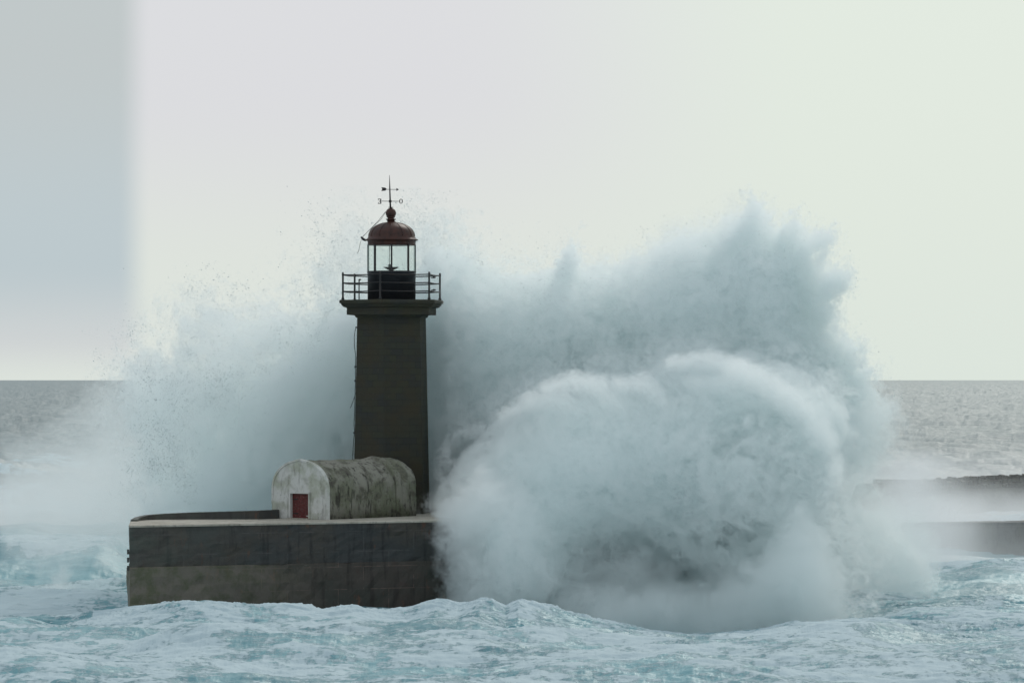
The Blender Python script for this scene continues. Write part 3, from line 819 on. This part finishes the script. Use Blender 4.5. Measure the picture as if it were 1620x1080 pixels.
# lip and jets on the right
layer([(1180, 560), (1250, 575), (1320, 600), (1352, 640), (1400, 628), (1412, 640), (1385, 690), (1350, 740), (1300, 790), (1260, 780), (1310, 700), (1290, 640), (1240, 600)],
      266, 266, 3, 2.2, .9, 1.3, .7, L=16, fine=.6, fr=True)
layer([(1150, 570), (1220, 590), (1290, 640), (1320, 700), (1330, 760), (1300, 780), (1290, 720), (1260, 670), (1200, 620), (1140, 600)],
      254, 252, 2.0, 1.2, .6, .9, 1.2, L=16, fine=.6, fr=True)
layer([(1340, 760), (1330, 700), (1370, 650), (1420, 632), (1415, 700), (1380, 780), (1300, 800)], 271, 271, 2.5, 2, .9, 1.6, .5, L=12, kind='soft', fine=.9)
for F in ([(1215, 400), (1240, 372), (1258, 356), (1250, 380), (1235, 405)], [(1240, 420), (1270, 388), (1306, 376), (1302, 386), (1270, 405), (1250, 430)],
          [(1250, 450), (1275, 425), (1300, 403), (1298, 412), (1280, 440), (1255, 465)], [(1250, 480), (1280, 452), (1332, 438), (1328, 452), (1312, 464), (1280, 478), (1255, 500)],
          [(1270, 510), (1300, 485), (1312, 493), (1300, 520), (1280, 540)], [(1285, 540), (1315, 522), (1335, 540), (1325, 572), (1300, 575)],
          [(1320, 575), (1345, 550), (1370, 590), (1352, 622)], [(1150, 385), (1172, 352), (1197, 330), (1202, 350), (1185, 378)], [(890, 430), (900, 398), (908, 415), (905, 435)]):
    layer(F, 268, 268, 1.1, .4, .5, .3, 2.2, L=9, kind='soft', fine=1.1, fr=True, shear=-.4, warp=.8)
# low smother in front of the pier's end
layer([(700, 1030), (700, 940), (690, 860), (705, 800), (760, 750), (830, 780), (870, 850), (890, 920), (860, 960), (850, 1030)], 249, 249.5, 5.2, 5, 1.1, 1.2, .8, L=26, fine=.9)
layer([(820, 1030), (850, 920), (900, 860), (1020, 850), (1080, 920), (1100, 1030)], 251, 251, 4.6, 2.5, .8, 2.5, .35, L=20, fine=.5)
layer([(820, 1060), (850, 975), (900, 930), (1000, 910), (1120, 900), (1200, 880), (1270, 800), (1300, 850), (1322, 900), (1322, 1010), (1200, 1040)], 248, 249.5, 5.5, 2.5, .8, 2.0, .55, L=24, kind='soft')
layer([(1190, 1030), (1210, 880), (1262, 800), (1300, 850), (1322, 905), (1322, 1000), (1300, 1030)], 250, 251, 4.5, 3., 1.4, .7, .9, L=9, kind='grain', fine=1.3, warp=2.2)
# falling curtain right of it
layer([(1262, 800), (1340, 800), (1405, 836), (1450, 885), (1466, 920), (1466, 1005), (1300, 1005), (1270, 900)], 270, 271, 4.5, 2, 1.1, .8, .8, L=9, kind='grain', fine=1.3, warp=1.5)
layer([(1445, 880), (1462, 900), (1470, 940), (1468, 1010), (1452, 1010), (1455, 940)], 268, 268, 1.6, .4, .4, .5, 1.1, L=9, kind='soft', fine=1.)
layer([(1280, 800), (1330, 790), (1390, 822), (1446, 868), (1466, 905), (1446, 900), (1390, 850), (1320, 825)], 268, 268, 1.8, .6, .5, .7, .9, L=10, fine=1.1)
layer([(1280, 790), (1360, 770), (1440, 812), (1480, 850), (1474, 1005), (1455, 1005), (1455, 900), (1400, 850), (1330, 820)], 276, 277, 2.5, 1.2, .7, 2.0, .4, L=18, kind='soft')
# left: airy plume behind hut and tower
layer([(300, 830), (330, 740), (380, 690), (400, 640), (430, 590), (470, 560), (520, 520), (560, 500), (600, 480), (700, 430), (760, 500), (760, 860), (300, 860)],
      272, 273, 7, 4, 1.6, 1.1, 1.2, L=20, kind='grain', fr=True, fine=1.1)
layer([(200, 640), (205, 575), (235, 560), (275, 570), (290, 520), (318, 492), (360, 502), (400, 520), (440, 500), (500, 500), (560, 490), (620, 490), (620, 640), (520, 720), (400, 760), (300, 780), (240, 760), (230, 700)],
      274, 275, 4.5, 2.5, 1.1, .6, .6, L=14, kind='wisp', fr=True, fine=1.2)
layer([(520, 490), (515, 410), (540, 365), (562, 345), (590, 370), (640, 345), (690, 360), (740, 405), (780, 440), (780, 520), (640, 560)], 275, 275, 3.0, 2, 1.0, .7, .26, L=12, kind='wisp', fr=True, fine=1.2)
layer([(200, 820), (240, 780), (290, 770), (340, 745), (420, 720), (560, 715), (600, 860), (200, 860)], 270, 270, 4, 3, 1.0, 2.0, .6, L=18, kind='billow', fine=.6)
layer([(-100, 900), (-100, 700), (40, 690), (180, 600), (300, 590), (420, 640), (400, 780), (300, 850), (120, 900)], 279, 278, 5, 4, 1.2, 3.0, .12, L=40, kind='soft', fine=.6)
layer([(40, 1000), (70, 930), (95, 880), (115, 890), (110, 960), (130, 1000)], 272, 272, 2, 1.2, .5, 1.2, .6, L=12, kind='soft')
# nothing stands inside the masonry
Pm = (gx[None, None, :] < 3.2) & (gx[None, None, :] > -24) & (gz[:, None, None] < TOP + .05) & (gy[None, :, None] < 270) & (gy[None, :, None] > 241.2 + (gx[None, None, :] + 23.3) * .486)
dens[Pm] = 0
for c0 in range(0, nn[2], 16):                                # on the lee side the air in front of the tower is clear, with a ragged edge
    zc = gz[c0:c0 + 16][:, None, None]; xe = np.array([k for k in range(nn[0]) if -9 < gx[k] < -2]); k0, k1 = xe[0], xe[-1] + 1
    Xb, Yb, Zb = np.broadcast_arrays(gx[k0:k1][None, None, :], gy[None, :, None], zc)
    e = np.interp(gz[c0:c0 + 16], [-2, 1, 4, 6, 9], [-6.6, -6.0, -5.3, -5.9, -4.9])[:, None, None] + .35 * samp3(TB, Xb, Yb, Zb, 9.)
    kk = np.zeros((len(zc), nn[1], nn[0]), np.float32); kk[:, :, k1:] = 1; kk[:, :, k0:k1] = sstep(-.3, .9, Xb - e)
    dens[c0:c0 + 16] *= np.clip(kk + sstep(266, 268, gy)[None, :, None], 0, 1)
for ax, n_ in ((0, 2), (1, 3), (2, 2)):                      # let the field die out at the walls of its box
    sl = [slice(None)] * 3
    for k in range(n_):
        for q in (k, -1 - k):
            sl[ax] = q; dens[tuple(sl)] *= k / n_
print('density', round(time.time() - T0, 1), float(dens.max()), float((dens > .01).mean()))


def volume(name, dens, lo, vox, color, aniso):
    nn = np.array(dens.shape[::-1]); hi = lo + (nn - 1) * vox
    me = bpy.data.meshes.new(name); me.vertices.add(int(dens.size))
    me.attributes.new('density', 'FLOAT', 'POINT').data.foreach_set('value', dens.ravel())
    ob = bpy.data.objects.new(name, me); C.objects.link(ob)
    mat = bpy.data.materials.new(name); mat.use_nodes = True; mt = mat.node_tree; mt.nodes.clear()
    o_ = mt.nodes.new('ShaderNodeOutputMaterial'); pv = mt.nodes.new('ShaderNodeVolumePrincipled'); mt.links.new(pv.outputs[0], o_.inputs['Volume'])
    pv.inputs['Color'].default_value = (*color, 1); pv.inputs['Density'].default_value = 1.0; pv.inputs['Anisotropy'].default_value = aniso
    me.materials.append(mat)
    g = bpy.data.node_groups.new(name, 'GeometryNodeTree')
    g.interface.new_socket('Geometry', in_out='INPUT', socket_type='NodeSocketGeometry'); g.interface.new_socket('Geometry', in_out='OUTPUT', socket_type='NodeSocketGeometry')
    G = g.nodes.new; L_ = g.links.new; gi = G('NodeGroupInput'); go = G('NodeGroupOutput'); vc = G('GeometryNodeVolumeCube')
    vc.inputs['Min'].default_value = lo; vc.inputs['Max'].default_value = hi
    for i, c in enumerate('XYZ'): vc.inputs['Resolution ' + c].default_value = int(nn[i])
    pos = G('GeometryNodeInputPosition'); sub = G('ShaderNodeVectorMath'); sub.operation = 'SUBTRACT'; sub.inputs[1].default_value = lo; L_(pos.outputs[0], sub.inputs[0])
    sca = G('ShaderNodeVectorMath'); sca.operation = 'SCALE'; sca.inputs['Scale'].default_value = 1 / vox; L_(sub.outputs[0], sca.inputs[0])
    sep = G('ShaderNodeSeparateXYZ'); L_(sca.outputs[0], sep.inputs[0]); I = []
    for i in range(3):
        fi = G('FunctionNodeFloatToInt'); fi.rounding_mode = 'ROUND'; L_(sep.outputs[i], fi.inputs[0]); I.append(fi.outputs[0])

    def im(op, a, b):
        k = G('FunctionNodeIntegerMath'); k.operation = op; L_(a, k.inputs[0])
        if isinstance(b, int): k.inputs[1].default_value = b
        else: L_(b, k.inputs[1])
        return k.outputs[0]

    idx = im('ADD', im('MULTIPLY', im('ADD', im('MULTIPLY', I[2], int(nn[1])), I[1]), int(nn[0])), I[0])
    na = G('GeometryNodeInputNamedAttribute'); na.data_type = 'FLOAT'; na.inputs[0].default_value = 'density'
    si = G('GeometryNodeSampleIndex'); si.data_type = 'FLOAT'; si.domain = 'POINT'
    L_(gi.outputs[0], si.inputs['Geometry']); L_(na.outputs[0], si.inputs['Value']); L_(idx, si.inputs['Index']); L_(si.outputs[0], vc.inputs['Density'])
    sm_ = G('GeometryNodeSetMaterial'); sm_.inputs['Material'].default_value = mat; L_(vc.outputs[0], sm_.inputs[0]); L_(sm_.outputs[0], go.inputs[0])
    ob.modifiers.new(name, 'NODES').node_group = g
    return ob


CORE_ER = 2
SCOL = (.957, .988, .9855)
tag(volume('sea_spray', dens, lo, VOX, SCOL, .35), 'huge white and grey-green burst of spray from the breaking sea', 'spray', kind='stuff')

# the solid white water deep inside the burst
def surface_nets(F, iso, lo, h):
    Nz, Ny, Nx = F.shape; ins = F > iso; P = np.zeros((Nz - 1, Ny - 1, Nx - 1, 3), np.float32); cnt = np.zeros((Nz - 1, Ny - 1, Nx - 1), np.float32)
    for ax in range(3):
        sh = list(F.shape); sh[ax] -= 1
        A = np.take(F, range(sh[ax]), ax); B = np.take(F, range(1, sh[ax] + 1), ax); cr = (A > iso) != (B > iso); t = np.where(cr, (iso - A) / np.where(A == B, 1, B - A), 0)
        oth = [k for k in range(3) if k != ax]
        for i in (0, 1):
            for j in (0, 1):
                sl = [slice(None)] * 3; sl[oth[0]] = slice(i, F.shape[oth[0]] - 1 + i); sl[oth[1]] = slice(j, F.shape[oth[1]] - 1 + j)
                c = cr[tuple(sl)]; tt = t[tuple(sl)]; cnt += c
                P[..., 2 - ax] += c * tt; P[..., 2 - oth[0]] += c * i; P[..., 2 - oth[1]] += c * j
    act = cnt > 0; idx = -np.ones(cnt.shape, np.int64); idx[act] = np.arange(act.sum()); zz, yy, xx = np.nonzero(act)
    V = np.stack([xx, yy, zz], -1) + P[act] / cnt[act][:, None]; V = V * h + lo; Q = []
    for ax in range(3):
        sl0 = [slice(1, -1)] * 3; sl0[ax] = slice(0, -1); sl1 = [slice(1, -1)] * 3; sl1[ax] = slice(1, None)
        a = ins[tuple(sl0)]; b = ins[tuple(sl1)]; oth = [k for k in range(3) if k != ax]
        for flag in (True, False):
            pts = np.stack(np.nonzero((a != b) & (a == flag)), -1)
            off = np.ones(3, int); off[ax] = 0; pts = pts + off; q = []
            for i, j in ((-1, -1), (0, -1), (0, 0), (-1, 0)):
                p = pts.copy(); p[:, oth[0]] += i; p[:, oth[1]] += j; q.append(idx[p[:, 0], p[:, 1], p[:, 2]])
            q = np.stack(q, -1); Q.append(q if flag == (ax == 1) else q[:, ::-1])
    return V, np.concatenate(Q)


k = 4; dz, dy, dx = [(n_ // k) * k for n_ in dens.shape]
Fc = dens[:dz, :dy, :dx].reshape(dz // k, k, dy // k, k, dx // k, k).mean((1, 3, 5))
Fc = np.minimum(Fc, 1.0)
for it in range(CORE_ER):
    for ax in range(3): Fc = np.minimum(Fc, np.minimum(np.roll(Fc, 1, ax), np.roll(Fc, -1, ax)))
for it in range(2):
    for ax in range(3): Fc = (np.roll(Fc, 1, ax) + 2 * Fc + np.roll(Fc, -1, ax)) / 4
Fc[0] = Fc[-1] = 0; Fc[:, 0] = Fc[:, -1] = 0; Fc[:, :, 0] = Fc[:, :, -1] = 0
Vc, Qc = surface_nets(Fc, .36, lo + VOX * (k - 1) / 2, VOX * k)
me = bpy.data.meshes.new('breaking_wave'); me.from_pydata(Vc.tolist(), [], Qc.tolist()); me.polygons.foreach_set('use_smooth', np.ones(len(Qc), bool))
m = Mat('white_water', .7); m.color(m.mix(m.ramp(m.noise(.6, 6, .65), .4, .65), (.80, .86, .86), (.62, .71, .71))); m.bump(m.noise(1.5, 6, .7), .6, .3); me.materials.append(m.m)
o = bpy.data.objects.new('breaking_wave', me); C.objects.link(o); print('core', len(Vc))
tag(o, 'thick curling body of white water rearing up over the end of the pier', 'breaking wave', kind='stuff')

# thin mist hanging over the water farther out, coarse
mv = 1.25; mlo = np.array([-85., 286., -2.]); mn = np.array([152, 200, 18])
mx_, my_, mz_ = [mlo[i] + mv * np.arange(mn[i], dtype=np.float32) for i in range(3)]
MX, MY, MZ = mx_[None, None, :], my_[None, :, None], mz_[:, None, None]
sx = MX / MY * 250                                           # bearing, in metres at the pier
Xb, Yb, Zb = np.broadcast_arrays(MX, MY, MZ)
nz = samp3(TB, Xb, Yb, Zb * 2.5, 120.) + .6 * samp3(TF, Xb, Yb, Zb * 2, 60.)
top = 4.5 + 6 * sstep(-34, -20, sx) * sstep(-8, -14, sx) + 2.0 * nz
left = sstep(-13, -19, sx) * np.clip((top - MZ) / 4, 0, 1) * .016 * sstep(460, 400, MY)
zr = 2.2 + 1.2 * nz
right = sstep(16, 24, sx) * sstep(44, 24, sx) * np.clip((4.5 + 1.5 * nz - MZ) / 3, 0, 1) * .010
low = sstep(20, 26, sx) * (np.clip((zr - .6 - MZ) / 1.6, 0, 1) * .016 * ridge(MY, 314, 9, 6) + np.clip((1.8 + nz - MZ) / 1.6, 0, 1) * .035 * ridge(MY, 405, 45, 14))
low = low + sstep(22, 26, sx) * sstep(31, 25, sx) * np.clip((8.5 - .5 * (sx - 24) + 1.4 * nz - MZ) / 4, 0, 1) * .09 * ridge(MY, 302, 10, 12)
md_ = np.clip((left + right + low) * np.clip(1 + .5 * nz, 0, 3), 0, 1).astype(np.float32)
for ax in (0, 1, 2):
    sl = [slice(None)] * 3
    for q in (0, -1): sl[ax] = q; md_[tuple(sl)] = 0
tag(volume('drifting_mist', md_, mlo, mv, (.985, .99, .992), .3), 'thin white mist drifting over the sea beyond the pier', 'mist', kind='stuff')

# ------------------------------------------------------------------ droplets and clots flung from the edges
def scatter(name, label, n_try, box, lim, size, seed):
    r = np.random.default_rng(seed)
    P = np.stack([r.uniform(box[k], box[k + 3], n_try) for k in range(3)], -1)
    I_ = np.round((P - lo) / VOX).astype(int); ok = ((I_ >= 0) & (I_ < nn)).all(1); P = P[ok]; I_ = I_[ok]
    f = fringe[I_[:, 2], I_[:, 1], I_[:, 0]]
    q = P.astype(np.float32)
    cl = samp3(TF, q[:, 0], q[:, 1], q[:, 2], 9.) + .9 * samp3(TB, q[:, 0], q[:, 1], q[:, 2], 16.) + .5 * samp3(TF, q[:, 0], q[:, 1], q[:, 2], 3.)
    pr = sstep(lim[0], lim[0] + 1.8, f) * sstep(lim[1], lim[1] - 1.0, f) * sstep(lim[2], lim[2] + 1.9, cl)
    ok = (r.random(len(P)) < pr) & ((P[:, 1] > 267.5) | (P[:, 0] > -4.5)); P = P[ok]; n = len(P)
    s = size[0] + (size[1] - size[0]) * r.random(n) ** 4; s = s[:, None]
    D8 = np.array([(1, 0, 0), (0, 1, 0), (-1, 0, 0), (0, -1, 0), (0, 0, 1), (0, 0, -1)], float)
    V_ = P[:, None, :] + s[:, None] * (D8[None] * r.uniform(.5, 1.4, (n, 6, 1)) + r.normal(0, .15, (n, 6, 3)))
    Fq = np.array([(0, 1, 4), (1, 2, 4), (2, 3, 4), (3, 0, 4), (1, 0, 5), (2, 1, 5), (3, 2, 5), (0, 3, 5)])
    F_ = (Fq[None] + 6 * np.arange(n)[:, None, None]).reshape(-1, 3)
    me = bpy.data.meshes.new(name); me.vertices.add(n * 6); me.vertices.foreach_set('co', V_.astype(np.float32).ravel())
    me.loops.add(F_.size); me.loops.foreach_set('vertex_index', F_.astype(np.int32).ravel()); me.polygons.add(len(F_))
    me.polygons.foreach_set('loop_start', np.arange(0, F_.size, 3, dtype=np.int32)); me.update(calc_edges=True)
    m = Mat('water_drop', .3, spec=.4); m.color((.7, .74, .74))
    tl = m.n('ShaderNodeBsdfTranslucent'); tl.inputs[0].default_value = (.85, .9, .9, 1); mx = m.n('ShaderNodeMixShader'); mx.inputs[0].default_value = .4
    m.l(m.p.outputs[0], mx.inputs[1]); m.l(tl.outputs[0], mx.inputs[2]); m.l(mx.outputs[0], m.t.nodes['Material Output'].inputs[0]); me.materials.append(m.m)
    o = bpy.data.objects.new(name, me); C.objects.link(o); tag(o, label, 'water drops', kind='stuff'); print(name, n)


scatter('spray_drops', 'loose water drops flung above the spray left of and behind the lighthouse', 4200000, (-33, 268, 6, -2, 281, 27.8), (-1.0, 1.6, .3), (.012, .042), 3)
scatter('spindrift_drops', 'ragged drops torn off the right-hand crest of the breaking wave', 1800000, (-2, 262, 8, 27, 281, 27.8), (-.8, .9, -.3), (.012, .038), 4)
print('done', round(time.time() - T0, 1))
